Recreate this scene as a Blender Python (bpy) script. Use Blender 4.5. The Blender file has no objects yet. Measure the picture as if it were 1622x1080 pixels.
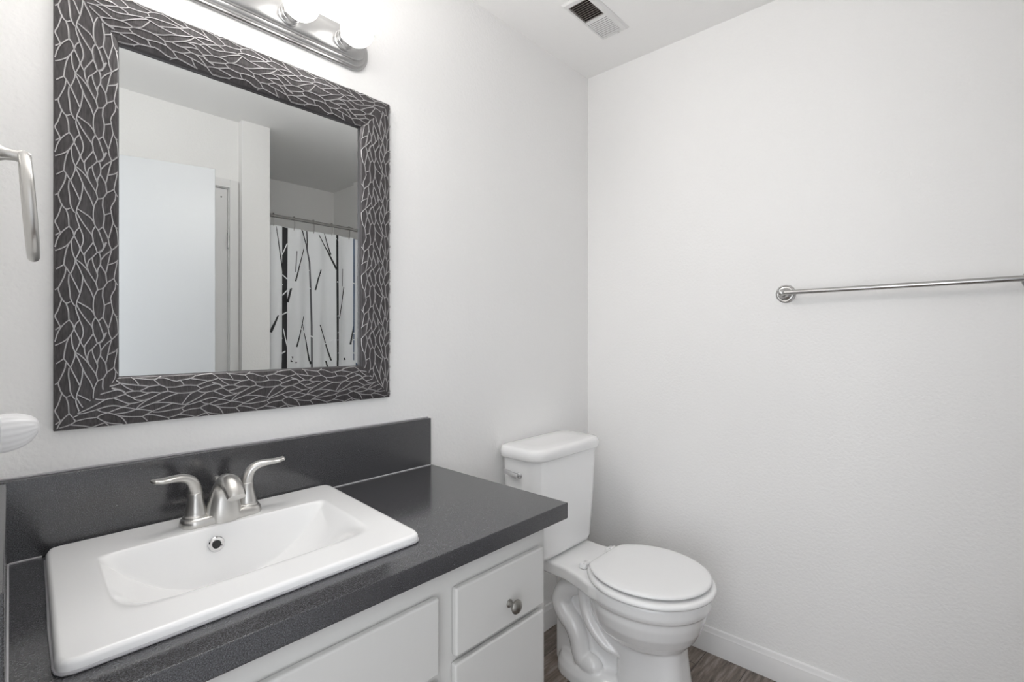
import bpy, bmesh, math, random
from mathutils import Vector, Matrix
random.seed(7)
PI = math.pi
sc = bpy.context.scene
C = sc.collection

# ------------------------------------------------------------------ camera, world, exposure
EYE = 1.2285                       # camera height, camera stands in the doorway at x=0, y=0
cam = bpy.data.cameras.new('camera')
cam.sensor_width = 36.0
cam.lens = 785.6 / 1622 * 36.0
cam.shift_y = -6.0 / 1622
cam.clip_start = 0.01
co = bpy.data.objects.new('camera', cam)
C.objects.link(co)
co.location = (0, 0, EYE)
co.rotation_euler = (PI / 2, 0, math.radians(42.54 - 90))
sc.camera = co

world = bpy.data.worlds.new('doorway_fill')  # even ambient fill added outside the doorway to soften the bulbs' contrast
sc.world = world
world.use_nodes = True
wb = world.node_tree.nodes['Background']
wb.inputs[0].default_value = (0.93, 0.96, 1.0, 1)
wb.inputs[1].default_value = 2.4
BULB = 104.0                        # radiance of the vanity globes

sc.view_settings.view_transform = 'Standard'
sc.view_settings.look = 'None'
sc.view_settings.gamma = 1
sc.view_settings.use_curve_mapping = False
sc.view_settings.exposure = 0.31
sc.cycles.use_denoising = True
sc.cycles.max_bounces = 14
sc.cycles.diffuse_bounces = 8
sc.cycles.glossy_bounces = 6

# ------------------------------------------------------------------ materials
def mat(name, col, rough=0.5, metal=0.0, coat=0.0, spec=None, emit=None, estr=0.0):
    m = bpy.data.materials.new(name)
    m.use_nodes = True
    b = m.node_tree.nodes['Principled BSDF']
    b.inputs['Base Color'].default_value = (*col, 1)
    b.inputs['Roughness'].default_value = rough
    b.inputs['Metallic'].default_value = metal
    b.inputs['Coat Weight'].default_value = coat
    b.inputs['Coat Roughness'].default_value = 0.05
    if spec is not None:
        b.inputs['Specular IOR Level'].default_value = spec
    if emit:
        b.inputs['Emission Color'].default_value = (*emit, 1)
        b.inputs['Emission Strength'].default_value = estr
    return m

def nodes(m):
    nt = m.node_tree
    return nt, nt.nodes['Principled BSDF']

def add_bump(m, scale, strength, dist=0.002, detail=3.0, vec_scale=None):
    nt, b = nodes(m)
    tc = nt.nodes.new('ShaderNodeTexCoord')
    n = nt.nodes.new('ShaderNodeTexNoise')
    n.inputs['Scale'].default_value = scale
    n.inputs['Detail'].default_value = detail
    bp = nt.nodes.new('ShaderNodeBump')
    bp.inputs['Strength'].default_value = strength
    bp.inputs['Distance'].default_value = dist
    src = tc.outputs['Object']
    if vec_scale:
        mp = nt.nodes.new('ShaderNodeMapping')
        mp.inputs['Scale'].default_value = vec_scale
        nt.links.new(src, mp.inputs[0])
        src = mp.outputs[0]
    nt.links.new(src, n.inputs['Vector'])
    nt.links.new(n.outputs['Fac'], bp.inputs['Height'])
    nt.links.new(bp.outputs[0], b.inputs['Normal'])
    return n, src

M = {}
M['wall'] = mat('wall_paint', (0.885, 0.88, 0.872), 0.55, spec=0.3)
add_bump(M['wall'], 110, 0.42, 0.003, 2.0)
M['ceiling'] = mat('ceiling_paint', (0.92, 0.915, 0.907), 0.7, spec=0.2)
add_bump(M['ceiling'], 90, 0.15, 0.003, 2.0)
M['trim'] = mat('trim_paint', (0.82, 0.815, 0.81), 0.35)
M['door'] = mat('door_paint', (0.575, 0.588, 0.605), 0.4)
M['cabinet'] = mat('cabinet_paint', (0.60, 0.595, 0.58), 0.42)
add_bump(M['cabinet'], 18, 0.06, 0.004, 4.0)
M['ceramic'] = mat('white_ceramic', (0.90, 0.90, 0.90), 0.12, coat=0.6)
M['seat'] = mat('white_seat_enamel', (0.90, 0.90, 0.90), 0.25, coat=0.2)
M['sink'] = mat('sink_ceramic', (0.92, 0.92, 0.92), 0.22, coat=0.3)
M['caulk'] = mat('caulk', (0.50, 0.49, 0.51), 0.6)
M['nickel'] = mat('brushed_nickel', (0.62, 0.61, 0.59), 0.30, 1.0)
add_bump(M['nickel'], 60, 0.08, 0.001, 3.0, (1, 1, 14))
M['fixture'] = mat('satin_nickel_fixture', (0.50, 0.498, 0.496), 0.30, 1.0)
M['bar'] = mat('satin_nickel_bar', (0.50, 0.495, 0.485), 0.24, 1.0)
M['chrome'] = mat('chrome', (0.75, 0.75, 0.76), 0.08, 1.0)
M['pewter'] = mat('pewter_knob', (0.30, 0.29, 0.27), 0.34, 1.0)
M['rod'] = mat('curtain_rod_metal', (0.32, 0.31, 0.30), 0.35, 1.0)
M['mirror'] = mat('mirror_silver', (0.745, 0.76, 0.755), 0.0, 1.0)
M['dark'] = mat('dark_hole', (0.012, 0.012, 0.013), 0.5)
M['ventdark'] = mat('duct_inside', (0.035, 0.028, 0.024), 0.8)
M['vent'] = mat('vent_enamel', (0.78, 0.775, 0.77), 0.45)
M['slatdark'] = mat('vent_slat_dark', (0.36, 0.32, 0.30), 0.6)  # darker, browner tone for the slats of one half
M['plastic'] = mat('white_ribbed_plastic', (0.80, 0.80, 0.81), 0.28)
M['bulb'] = mat('frosted_bulb_glass', (0.9, 0.9, 0.9), 0.4, emit=(1.0, 0.975, 0.945), estr=BULB)
M['screw'] = mat('door_hinge_metal', (0.35, 0.35, 0.35), 0.4, 1.0)
M['gap'] = mat('door_gap', (0.10, 0.10, 0.10), 0.8)

# globe emission shaped by direction: rear and sides dimmed to spare the wall behind
nt, bb = nodes(M['bulb'])
ge = nt.nodes.new('ShaderNodeNewGeometry')
dp = nt.nodes.new('ShaderNodeVectorMath'); dp.operation = 'DOT_PRODUCT'
dp.inputs[1].default_value = (0, -1, 0)
mr = nt.nodes.new('ShaderNodeMapRange'); mr.interpolation_type = 'SMOOTHSTEP'
mr.inputs['From Min'].default_value = 0.18
mr.inputs['From Max'].default_value = 0.75
mr.inputs['To Min'].default_value = 2.5
mr.inputs['To Max'].default_value = BULB
nt.links.new(ge.outputs['Normal'], dp.inputs[0])
nt.links.new(dp.outputs['Value'], mr.inputs['Value'])
nt.links.new(mr.outputs[0], bb.inputs['Emission Strength'])

# dark speckled quartz
def quartz():
    m = mat('dark_grey_quartz', (0.05, 0.05, 0.054), 0.17, spec=1.0)
    nt, b = nodes(m)
    tc = nt.nodes.new('ShaderNodeTexCoord')
    v = nt.nodes.new('ShaderNodeTexNoise')
    v.inputs['Scale'].default_value = 620
    v.inputs['Detail'].default_value = 2
    r = nt.nodes.new('ShaderNodeValToRGB')
    r.color_ramp.elements[0].position = 0.40
    r.color_ramp.elements[0].color = (0.027, 0.027, 0.0285, 1)
    r.color_ramp.elements[1].position = 0.72
    r.color_ramp.elements[1].color = (0.108, 0.108, 0.118, 1)
    vo = nt.nodes.new('ShaderNodeTexVoronoi')
    vo.inputs['Scale'].default_value = 55
    rr = nt.nodes.new('ShaderNodeValToRGB')
    rr.color_ramp.elements[0].position = 0.03
    rr.color_ramp.elements[0].color = (0.35, 0.35, 0.36, 1)
    rr.color_ramp.elements[1].position = 0.05
    rr.color_ramp.elements[1].color = (0, 0, 0, 1)
    mx = nt.nodes.new('ShaderNodeMix')
    mx.data_type = 'RGBA'
    mx.blend_type = 'ADD'
    mx.inputs['Factor'].default_value = 0.5
    L = nt.links.new
    L(tc.outputs['Object'], v.inputs['Vector'])
    L(tc.outputs['Object'], vo.inputs['Vector'])
    L(v.outputs['Fac'], r.inputs[0])
    L(vo.outputs['Distance'], rr.inputs[0])
    L(r.outputs[0], mx.inputs[6])
    L(rr.outputs[0], mx.inputs[7])
    L(mx.outputs[2], b.inputs['Base Color'])
    return m
M['quartz'] = quartz()

def frame_dark():
    m = mat('charcoal_frame', (0.035, 0.032, 0.033), 0.42, spec=0.5)
    nt, b = nodes(m)
    tc = nt.nodes.new('ShaderNodeTexCoord')
    mp = nt.nodes.new('ShaderNodeMapping')
    mp.inputs['Scale'].default_value = (420, 60, 60)
    n = nt.nodes.new('ShaderNodeTexNoise')
    n.inputs['Scale'].default_value = 1
    n.inputs['Detail'].default_value = 3
    r = nt.nodes.new('ShaderNodeValToRGB')
    r.color_ramp.elements[0].position = 0.3
    r.color_ramp.elements[0].color = (0.026, 0.023, 0.024, 1)
    r.color_ramp.elements[1].position = 0.75
    r.color_ramp.elements[1].color = (0.075, 0.067, 0.070, 1)
    nt.links.new(tc.outputs['Object'], mp.inputs[0])
    nt.links.new(mp.outputs[0], n.inputs['Vector'])
    nt.links.new(n.outputs['Fac'], r.inputs[0])
    nt.links.new(r.outputs[0], b.inputs['Base Color'])
    return m
M['frame'] = frame_dark()
M['ridge'] = mat('silver_leaf_veins', (0.42, 0.41, 0.415), 0.40, 0.5)
M['lip'] = mat('frame_inner_lip', (0.10, 0.095, 0.10), 0.35, 0.6)

def planks():
    m = mat('grey_brown_vinyl_planks', (0.12, 0.095, 0.08), 0.42)
    nt, b = nodes(m)
    L = nt.links.new
    tc = nt.nodes.new('ShaderNodeTexCoord')
    br = nt.nodes.new('ShaderNodeTexBrick')
    br.inputs['Scale'].default_value = 1.0
    br.inputs['Brick Width'].default_value = 0.92
    br.inputs['Row Height'].default_value = 0.15
    br.inputs['Mortar Size'].default_value = 0.0012
    br.inputs['Color1'].default_value = (0.0, 0.0, 0.0, 1)
    br.inputs['Color2'].default_value = (1, 1, 1, 1)
    br.inputs['Mortar'].default_value = (0.3, 0.3, 0.3, 1)
    br.offset = 0.37
    mp = nt.nodes.new('ShaderNodeMapping')
    mp.inputs['Scale'].default_value = (5, 42, 1)
    n = nt.nodes.new('ShaderNodeTexNoise')
    n.inputs['Scale'].default_value = 1.6
    n.inputs['Detail'].default_value = 6
    n.inputs['Roughness'].default_value = 0.65
    L(tc.outputs['Object'], br.inputs['Vector'])
    L(tc.outputs['Object'], mp.inputs[0])
    # shift the grain from plank to plank
    ad = nt.nodes.new('ShaderNodeVectorMath')
    ad.operation = 'MULTIPLY_ADD'
    ad.inputs[1].default_value = (7, 13, 5)
    L(br.outputs['Color'], ad.inputs[0])
    L(mp.outputs[0], ad.inputs[2])
    L(ad.outputs[0], n.inputs['Vector'])
    r = nt.nodes.new('ShaderNodeValToRGB')
    r.color_ramp.elements[0].position = 0.30
    r.color_ramp.elements[0].color = (0.085, 0.066, 0.055, 1)
    r.color_ramp.elements[1].position = 0.72
    r.color_ramp.elements[1].color = (0.38, 0.33, 0.295, 1)
    e = r.color_ramp.elements.new(0.5)
    e.color = (0.205, 0.168, 0.143, 1)
    L(n.outputs['Fac'], r.inputs[0])
    mx = nt.nodes.new('ShaderNodeMix')
    mx.data_type = 'RGBA'
    mx.blend_type = 'MULTIPLY'
    mx.inputs['Factor'].default_value = 0.55
    r2 = nt.nodes.new('ShaderNodeValToRGB')
    r2.color_ramp.elements[0].color = (0.55, 0.54, 0.54, 1)
    r2.color_ramp.elements[1].color = (1.25, 1.22, 1.2, 1)
    L(br.outputs['Color'], r2.inputs[0])
    L(r.outputs[0], mx.inputs[6])
    L(r2.outputs[0], mx.inputs[7])
    mo = nt.nodes.new('ShaderNodeMix')
    mo.data_type = 'RGBA'
    L(br.outputs['Fac'], mo.inputs[0])
    L(mx.outputs[2], mo.inputs[6])
    mo.inputs[7].default_value = (0.03, 0.025, 0.022, 1)
    L(mo.outputs[2], b.inputs['Base Color'])
    return m
M['floor'] = planks()
M['curtain'] = mat('white_curtain_cloth', (0.93, 0.94, 0.955), 0.7)
def cloth():
    m = M['curtain']
    nt, b = nodes(m)
    tr = nt.nodes.new('ShaderNodeBsdfTranslucent')
    tr.inputs[0].default_value = (0.93, 0.94, 0.95, 1)
    mx = nt.nodes.new('ShaderNodeMixShader')
    mx.inputs[0].default_value = 0.3
    nt.links.new(b.outputs[0], mx.inputs[1])
    nt.links.new(tr.outputs[0], mx.inputs[2])
    nt.links.new(mx.outputs[0], nt.nodes['Material Output'].inputs[0])
cloth()
M['ink'] = mat('black_tree_print', (0.012, 0.012, 0.014), 0.6)
M['ink_grey'] = mat('grey_tree_print', (0.09, 0.09, 0.10), 0.6)
M['ink_blue'] = mat('blue_tree_print', (0.03, 0.075, 0.16), 0.6)
M['ink_white'] = mat('white_twig_print', (0.92, 0.93, 0.95), 0.6)

# ------------------------------------------------------------------ object helpers
def link(name, me, m, parent=None):
    ms = m if isinstance(m, (list, tuple)) else [m]
    for x in ms:
        me.materials.append(x)
    o = bpy.data.objects.new(name, me)
    C.objects.link(o)
    if parent:
        o.parent = parent
        o.matrix_parent_inverse = Matrix.Translation(parent.location).inverted() if parent.type == 'EMPTY' else Matrix()
        if parent.type != 'EMPTY' and parent.parent:
            o.matrix_parent_inverse = parent_world(parent).inverted()
    return o

def parent_world(o):
    m = o.matrix_basis.copy()
    if o.parent:
        m = parent_world(o.parent) @ o.matrix_parent_inverse @ m
    return m

class MB:
    """collects polygons in world coordinates and links them as one mesh object"""
    def __init__(s):
        s.v, s.f, s.mi, s.cur = [], [], [], 0
    def quad(s, *pts):
        i = len(s.v)
        s.v += [tuple(p) for p in pts]
        s.f.append(tuple(range(i, i + len(pts))))
        s.mi.append(s.cur)
    def box(s, x0, x1, y0, y1, z0, z1):
        i = len(s.v)
        for z in (z0, z1):
            s.v += [(x0, y0, z), (x1, y0, z), (x1, y1, z), (x0, y1, z)]
        for q in ((0, 3, 2, 1), (4, 5, 6, 7), (0, 1, 5, 4), (1, 2, 6, 5), (2, 3, 7, 6), (3, 0, 4, 7)):
            s.f.append(tuple(i + k for k in q))
            s.mi.append(s.cur)
    def prism(s, poly, z0, z1):
        """poly: counter-clockwise list of (x, y)"""
        i = len(s.v); n = len(poly)
        s.v += [(x, y, z0) for x, y in poly] + [(x, y, z1) for x, y in poly]
        s.f.append(tuple(i + k for k in reversed(range(n)))); s.mi.append(s.cur)
        s.f.append(tuple(i + n + k for k in range(n))); s.mi.append(s.cur)
        for k in range(n):
            l = (k + 1) % n
            s.f.append((i + k, i + l, i + n + l, i + n + k)); s.mi.append(s.cur)
    def loft(s, rings, cap0=True, cap1=True, closed=True):
        i = len(s.v); n = len(rings[0])
        for r in rings:
            s.v += [tuple(p) for p in r]
        for a in range(len(rings) - 1):
            for k in range(n if closed else n - 1):
                l = (k + 1) % n
                s.f.append((i + a * n + k, i + a * n + l, i + (a + 1) * n + l, i + (a + 1) * n + k))
                s.mi.append(s.cur)
        if cap0:
            s.f.append(tuple(i + k for k in reversed(range(n)))); s.mi.append(s.cur)
        if cap1:
            o = i + (len(rings) - 1) * n
            s.f.append(tuple(o + k for k in range(n))); s.mi.append(s.cur)
    def tube(s, pts, rad, seg=12, caps=True, flat=None):
        """round tube along pts; rad scalar or list; flat=(normal hint, ratio) squashes it"""
        pts = [Vector(p) for p in pts]
        n = len(pts)
        rs = rad if isinstance(rad, (list, tuple)) else [rad] * n
        rings = []
        up = None
        for k in range(n):
            t = (pts[min(k + 1, n - 1)] - pts[max(k - 1, 0)]).normalized()
            if up is None:
                h = Vector((0, 0, 1)) if abs(t.z) < 0.9 else Vector((1, 0, 0))
                up = (h - t * h.dot(t)).normalized()
            else:
                up = (up - t * up.dot(t)).normalized()
            sd = t.cross(up)
            ra, rb = (rs[k] if isinstance(rs[k], (list, tuple)) else (rs[k], rs[k]))
            rings.append([pts[k] + up * (math.cos(a) * ra) + sd * (math.sin(a) * rb)
                          for a in (2 * PI * j / seg for j in range(seg))])
        s.loft(rings, caps, caps)
    def lathe(s, prof, origin, axis=(0, 0, 1), seg=32):
        """prof: list of (radius, height along axis)"""
        ax = Vector(axis).normalized()
        h = Vector((0, 0, 1)) if abs(ax.z) < 0.9 else Vector((1, 0, 0))
        u = (h - ax * h.dot(ax)).normalized()
        w = ax.cross(u)
        O = Vector(origin)
        rings = [[O + ax * z + u * (max(r, 1e-5) * math.cos(a)) + w * (max(r, 1e-5) * math.sin(a))
                  for a in (2 * PI * j / seg for j in range(seg))] for r, z in prof]
        s.loft(rings)
    def obj(s, name, m, parent=None, smooth=True, angle=35, bevel=0, bseg=3, sub=0):
        me = bpy.data.meshes.new(name)
        me.from_pydata(s.v, [], s.f)
        for p, k in zip(me.polygons, s.mi):
            p.material_index = k
        b = bmesh.new(); b.from_mesh(me)
        bmesh.ops.recalc_face_normals(b, faces=b.faces)
        b.to_mesh(me); b.free()
        if smooth:
            for p in me.polygons:
                p.use_smooth = True
            me.set_sharp_from_angle(angle=math.radians(angle))
        o = link(name, me, m, parent)
        if bevel:
            d = o.modifiers.new('bevel', 'BEVEL')
            d.width = bevel; d.segments = bseg; d.limit_method = 'ANGLE'
            d.angle_limit = math.radians(40)
            d.harden_normals = True
        if sub:
            d = o.modifiers.new('sub', 'SUBSURF'); d.levels = sub; d.render_levels = sub
        return o

def thing(name, label, cat, loc=(0, 0, 0), group=None):
    o = bpy.data.objects.new(name, None)
    C.objects.link(o)
    o.location = loc
    o.empty_display_size = 0.05
    o['label'] = label; o['category'] = cat
    if group:
        o['group'] = group
    return o

def struct(o):
    o['kind'] = 'structure'
    return o

def smooth_path(pts, k=6):
    """Catmull-Rom through pts"""
    P = [Vector(p) for p in pts]
    out = []
    for i in range(len(P) - 1):
        a = P[max(i - 1, 0)]; b = P[i]; c = P[i + 1]; d = P[min(i + 2, len(P) - 1)]
        for j in range(k):
            t = j / k
            out.append(0.5 * ((2 * b) + (c - a) * t + (2 * a - 5 * b + 4 * c - d) * t * t + (3 * b - a - 3 * c + d) * t ** 3))
    out.append(P[-1])
    return out

def rrect(cx, cy, hx, hy, r, z, n=8, plane='xy'):
    """rounded rectangle ring"""
    r = min(r, hx, hy)
    out = []
    for qx, qy, a0 in ((1, 1, 0), (-1, 1, PI / 2), (-1, -1, PI), (1, -1, 1.5 * PI)):
        for k in range(n + 1):
            a = a0 + PI / 2 * k / n
            x = cx + qx * (hx - r) + r * math.cos(a)
            y = cy + qy * (hy - r) + r * math.sin(a)
            out.append((x, y, z) if plane == 'xy' else (x, z, y))
    return out

def cut_back(ring, ymax, soft=0.012):
    out = []
    for x, y, z in ring:
        if y > ymax - soft:
            y = ymax - soft + soft * (1 - math.exp(-(y - ymax + soft) / soft))
        out.append((x, y, z))
    return out

def sell(cx, cy, a, b, z, e=2.0, n=48, back=None):
    """super-ellipse ring; back = exponent for the +y half"""
    out = []
    for k in range(n):
        t = 2 * PI * k / n
        c, s_ = math.cos(t), math.sin(t)
        ee = back if (back and s_ > 0) else e
        out.append((cx + a * math.copysign(abs(c) ** (2 / ee), c), cy + b * math.copysign(abs(s_) ** (2 / ee), s_), z))
    return out

# ------------------------------------------------------------------ room shell
CEIL = 2.44
YA = 1.312                          # wall behind the vanity
XB = 1.955                          # wall with the towel bar
YD = -0.419                         # wall opposite the mirror
YS = -0.368                         # short pier beside the shower
YS2 = -1.31                         # back of the shower recess
XS0, XS1 = 1.17, 2.06               # shower recess
def wallc(y):                       # face of the left wall (a little out of square)
    return 0.0225 - 0.0365 * (1.292 - y)
T = 0.10

b = MB(); b.box(-1.3, XS1 + T, YS2 - T, YA + T, -0.05, 0); struct(b.obj('floor', M['floor'], smooth=False))
b = MB(); b.box(-0.13, XS1 + T, YS2 - T, YA + T, CEIL, CEIL + 0.05); struct(b.obj('ceiling', M['ceiling'], smooth=False))
b = MB(); b.box(-0.15, XB + T, YA, YA + T, 0, CEIL); struct(b.obj('wall_back', M['wall'], smooth=False))
b = MB(); b.box(XB, XB + T, YS, YA, 0, CEIL); struct(b.obj('wall_right', M['wall'], smooth=False))
JAMB = 0.54                         # door opening in the left wall runs from y=-0.30 to JAMB
b = MB()
b.prism([(-0.13, JAMB), (wallc(JAMB), JAMB), (wallc(YA), YA), (-0.13, YA)], 0, CEIL)
b.prism([(-0.13, -0.30), (wallc(-0.30), -0.30), (wallc(JAMB), JAMB), (-0.13, JAMB)], 2.07, CEIL)
b.prism([(-0.13, YD), (wallc(YD), YD), (wallc(-0.30), -0.30), (-0.13, -0.30)], 0, CEIL)
struct(b.obj('wall_left', M['wall'], smooth=False))
# wall opposite the mirror, with a closet door opening
DX0, DX1, DH = 0.30, 0.968, 2.055
b = MB()
b.box(-0.13, DX0, YD - T, YD, 0, CEIL)
b.box(DX0, DX1, YD - T, YD, DH, CEIL)
b.box(DX1, 1.02, YD - T, YD, 0, CEIL)
struct(b.obj('wall_front', M['wall'], smooth=False))
b = MB(); b.box(1.02, XS0, YS2, YS, 0, CEIL); struct(b.obj('wall_pier', M['wall'], smooth=False))
b = MB(); b.box(1.02, XS1 + T, YS2 - T, YS2, 0, CEIL); struct(b.obj('wall_shower_back', M['wall'], smooth=False))
b = MB(); b.box(XS1, XS1 + T, YS2, YS, 0, CEIL); struct(b.obj('wall_shower_right', M['wall'], smooth=False))

# closet door in that wall: slab, casing, hinge
b = MB(); b.box(DX0 + 0.003, DX1 - 0.004, YD - 0.045, YD - 0.010, 0.01, DH - 0.004)
d2 = struct(b.obj('door_2', M['trim'], smooth=False, bevel=0.002))
b = MB()
for z0 in (1.72, 0.25):
    b.lathe([(0.001, 0), (0.007, 0.001), (0.007, 0.089), (0.001, 0.09)], (DX1 - 0.001, YD - 0.004, z0), seg=12)
b.obj('hinge', M['screw'], d2)
b = MB(); b.lathe([(0.004, 0), (0.004, 0.002), (0.001, 0.003)], (0.934, YD - 0.010, 2.005), (0, 1, 0), 10); b.obj('screw', M['dark'], d2)
b = MB()
cw = 0.05
b.box(DX1 + 0.002, DX1 + 0.002 + cw - 0.004, YD, YD + 0.014, 0, DH + cw)
b.box(DX0 - cw, DX0 - 0.002, YD, YD + 0.014, 0, DH + cw)
b.box(DX0 - 0.002, DX1 + 0.002, YD, YD + 0.014, DH + 0.002, DH + cw)
struct(b.obj('trim_1', M['trim'], smooth=False, bevel=0.003))

# open entry door, hinged on the left wall and swung into the room
hx, hy = 0.010, -0.262
ex, ey = 0.791, -0.047
dv = Vector((ex - hx, ey - hy, 0)); dl = dv.length; dv.normalize()
nv = Vector((-dv.y, dv.x, 0))
b = MB()
H0 = Vector((hx, hy, 0)); E0 = Vector((ex, ey, 0))
b.prism([tuple((H0 - nv * 0.035)[:2]), tuple((E0 - nv * 0.035)[:2]), tuple(E0[:2]), tuple(H0[:2])], 0.012, 2.036)
d1 = struct(b.obj('door_1', M['door'], smooth=False, bevel=0.002))

# baseboards with a beaded top
def baseboard(name, p0, p1, n):
    p0 = Vector((*p0, 0)); p1 = Vector((*p1, 0)); n = Vector((*n, 0))
    prof = [(0, 0), (0.014, 0), (0.014, 0.070), (0.0125, 0.074), (0.0125, 0.0775), (0.0105, 0.080), (0.009, 0.086), (0.006, 0.0945), (0.002, 0.0975), (0, 0.0975)]
    b = MB()
    b.loft([[p + n * d + Vector((0, 0, z)) for d, z in prof] for p in (p0, p1)])
    struct(b.obj(name, M['trim'], angle=25))
baseboard('baseboard_right', (XB, YS), (XB, YA), (-1, 0))
baseboard('baseboard_back', (0.965, YA), (XB - 0.014, YA), (0, -1))

# ------------------------------------------------------------------ vanity cabinet
FY = 0.768                          # face frame plane
CX0, CX1 = 0.030, 0.953
CT, CB = 0.812, 0.772               # counter top / underside
vc = thing('vanity_cabinet', 'white painted vanity cabinet with drawers under the dark counter', 'cabinet', ((CX0 + CX1) / 2, 1.03, 0))
b = MB()
b.box(CX1 - 0.018, CX1, FY, YA - 0.001, 0.0, CB - 0.0005)            # right side
b.box(CX0, CX0 + 0.018, FY, YA - 0.001, 0.0, CB - 0.0005)
b.box(CX0 + 0.018, CX1 - 0.018, YA - 0.012, YA - 0.001, 0.0, CB - 0.0005)
b.box(CX0 + 0.018, CX1 - 0.018, FY + 0.02, YA - 0.012, 0.10, 0.118)  # bottom
b.box(CX0 + 0.018, CX1 - 0.018, FY + 0.05, FY + 0.062, 0.0, 0.10)    # toe board
# face frame
b.box(CX0 + 0.018, CX1 - 0.018, FY, FY + 0.019, 0.700, CB - 0.0005)
b.box(CX0 + 0.018, CX1 - 0.018, FY, FY + 0.019, 0.10, 0.150)
b.box(0.600, 0.670, FY, FY + 0.019, 0.150, 0.700)
b.box(CX0 + 0.018, CX0 + 0.06, FY, FY + 0.019, 0.150, 0.700)
b.box(CX1 - 0.05, CX1 - 0.018, FY, FY + 0.019, 0.150, 0.700)
b.box(CX0 + 0.06, 0.600, FY, FY + 0.019, 0.545, 0.58)
b.box(0.670, CX1 - 0.05, FY, FY + 0.019, 0.545, 0.58)
b.box(0.670, CX1 - 0.05, FY, FY + 0.019, 0.335, 0.365)
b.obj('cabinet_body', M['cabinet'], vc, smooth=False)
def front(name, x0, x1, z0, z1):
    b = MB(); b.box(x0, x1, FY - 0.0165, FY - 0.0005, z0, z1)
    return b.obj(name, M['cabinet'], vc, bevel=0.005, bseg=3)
def knob(parent, x, z):
    b = MB()
    y = FY - 0.0165
    b.lathe([(0.001, 0), (0.0085, 0), (0.009, 0.002), (0.0055, 0.005), (0.0045, 0.010), (0.0055, 0.014), (0.012, 0.017), (0.0155, 0.021),
             (0.0155, 0.024), (0.012, 0.028), (0.006, 0.030), (0.001, 0.0305)], (x, y, z), (0, -1, 0), 28)
    o = b.obj('knob', M['pewter'], parent)
    o['label'] = 'round pewter knob'
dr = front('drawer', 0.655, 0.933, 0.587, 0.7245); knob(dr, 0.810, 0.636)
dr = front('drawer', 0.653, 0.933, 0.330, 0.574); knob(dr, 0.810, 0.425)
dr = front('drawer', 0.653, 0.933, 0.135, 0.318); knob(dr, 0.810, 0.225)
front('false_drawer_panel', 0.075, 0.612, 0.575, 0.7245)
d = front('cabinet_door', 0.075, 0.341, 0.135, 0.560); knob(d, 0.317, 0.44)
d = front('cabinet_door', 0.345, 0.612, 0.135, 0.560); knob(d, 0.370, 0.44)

# ------------------------------------------------------------------ countertop (slab with a cut-out, backsplash, side splash)
def sidex(y):                       # inner face of the side splash
    return 0.0435 - 0.0365 * (1.292 - y)
ct = thing('countertop', 'dark grey speckled quartz vanity countertop with back and side splash', 'countertop', (0.5, 1.03, CB))
SK = dict(bl=(0.094, 1.284), br=(0.657, 1.286), fr=(0.622, 0.820), fl=(0.068, 0.812))
def sinkp(u, v):                    # u 0..1 left-right, v 0..1 front-back
    a = Vector(SK['fl']).lerp(Vector(SK['fr']), u)
    c = Vector(SK['bl']).lerp(Vector(SK['br']), u)
    return a.lerp(c, v)
CRX, CFY = 1.018, 0.742
outer = [(wallc(CFY) + 0.001, CFY), (CRX, CFY), (CRX + 0.004, YA - 0.0005), (wallc(YA) + 0.001, YA - 0.0005)]
inner = [tuple(sinkp(u, v)) for u, v in ((0.06, 0.07), (0.94, 0.07), (0.94, 0.93), (0.06, 0.93))]
b = MB()
i = 0
b.v += [(x, y, CT) for x, y in outer] + [(x, y, CT) for x, y in inner] + [(x, y, CB) for x, y in outer] + [(x, y, CB) for x, y in inner]
for k in range(4):
    l = (k + 1) % 4
    b.f += [(k, l, 4 + l, 4 + k), (8 + l, 8 + k, 12 + k, 12 + l), (k, 8 + k, 8 + l, l), (4 + k, 4 + l, 12 + l, 12 + k)]
    b.mi += [0] * 4
b.obj('slab', M['quartz'], ct, smooth=True, angle=20, bevel=0.0025, bseg=2)
b = MB(); b.box(wallc(YA) + 0.001, 1.017, 1.292, YA - 0.0005, CT + 0.0003, 0.964)
b.obj('backsplash', M['quartz'], ct, smooth=True, angle=20, bevel=0.002, bseg=2)
b = MB(); b.prism([(wallc(0.742) + 0.0008, 0.742), (sidex(0.742), 0.742), (sidex(1.2915), 1.2915), (wallc(1.2915) + 0.0008, 1.2915)], CT + 0.0003, 0.962)
b.obj('side_splash', M['quartz'], ct, smooth=True, angle=20, bevel=0.002, bseg=2)
b = MB()
b.tube([(wallc(1.30) + 0.002, 1.3095, 0.9655), (1.016, 1.3095, 0.9655)], 0.0025, 6)
b.tube([(0.046, 1.2895, CT + 0.001), (0.09, 1.2895, CT + 0.001)], 0.0025, 6)
b.tube([(0.66, 1.2905, CT + 0.001), (1.016, 1.2905, CT + 0.001)], 0.0018, 6)
b.tube([(sidex(0.746) + 0.001, 0.746, CT + 0.001), (sidex(1.289) + 0.001, 1.289, CT + 0.001)], 0.0022, 6)
b.obj('caulk_line', M['caulk'], ct)

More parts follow.
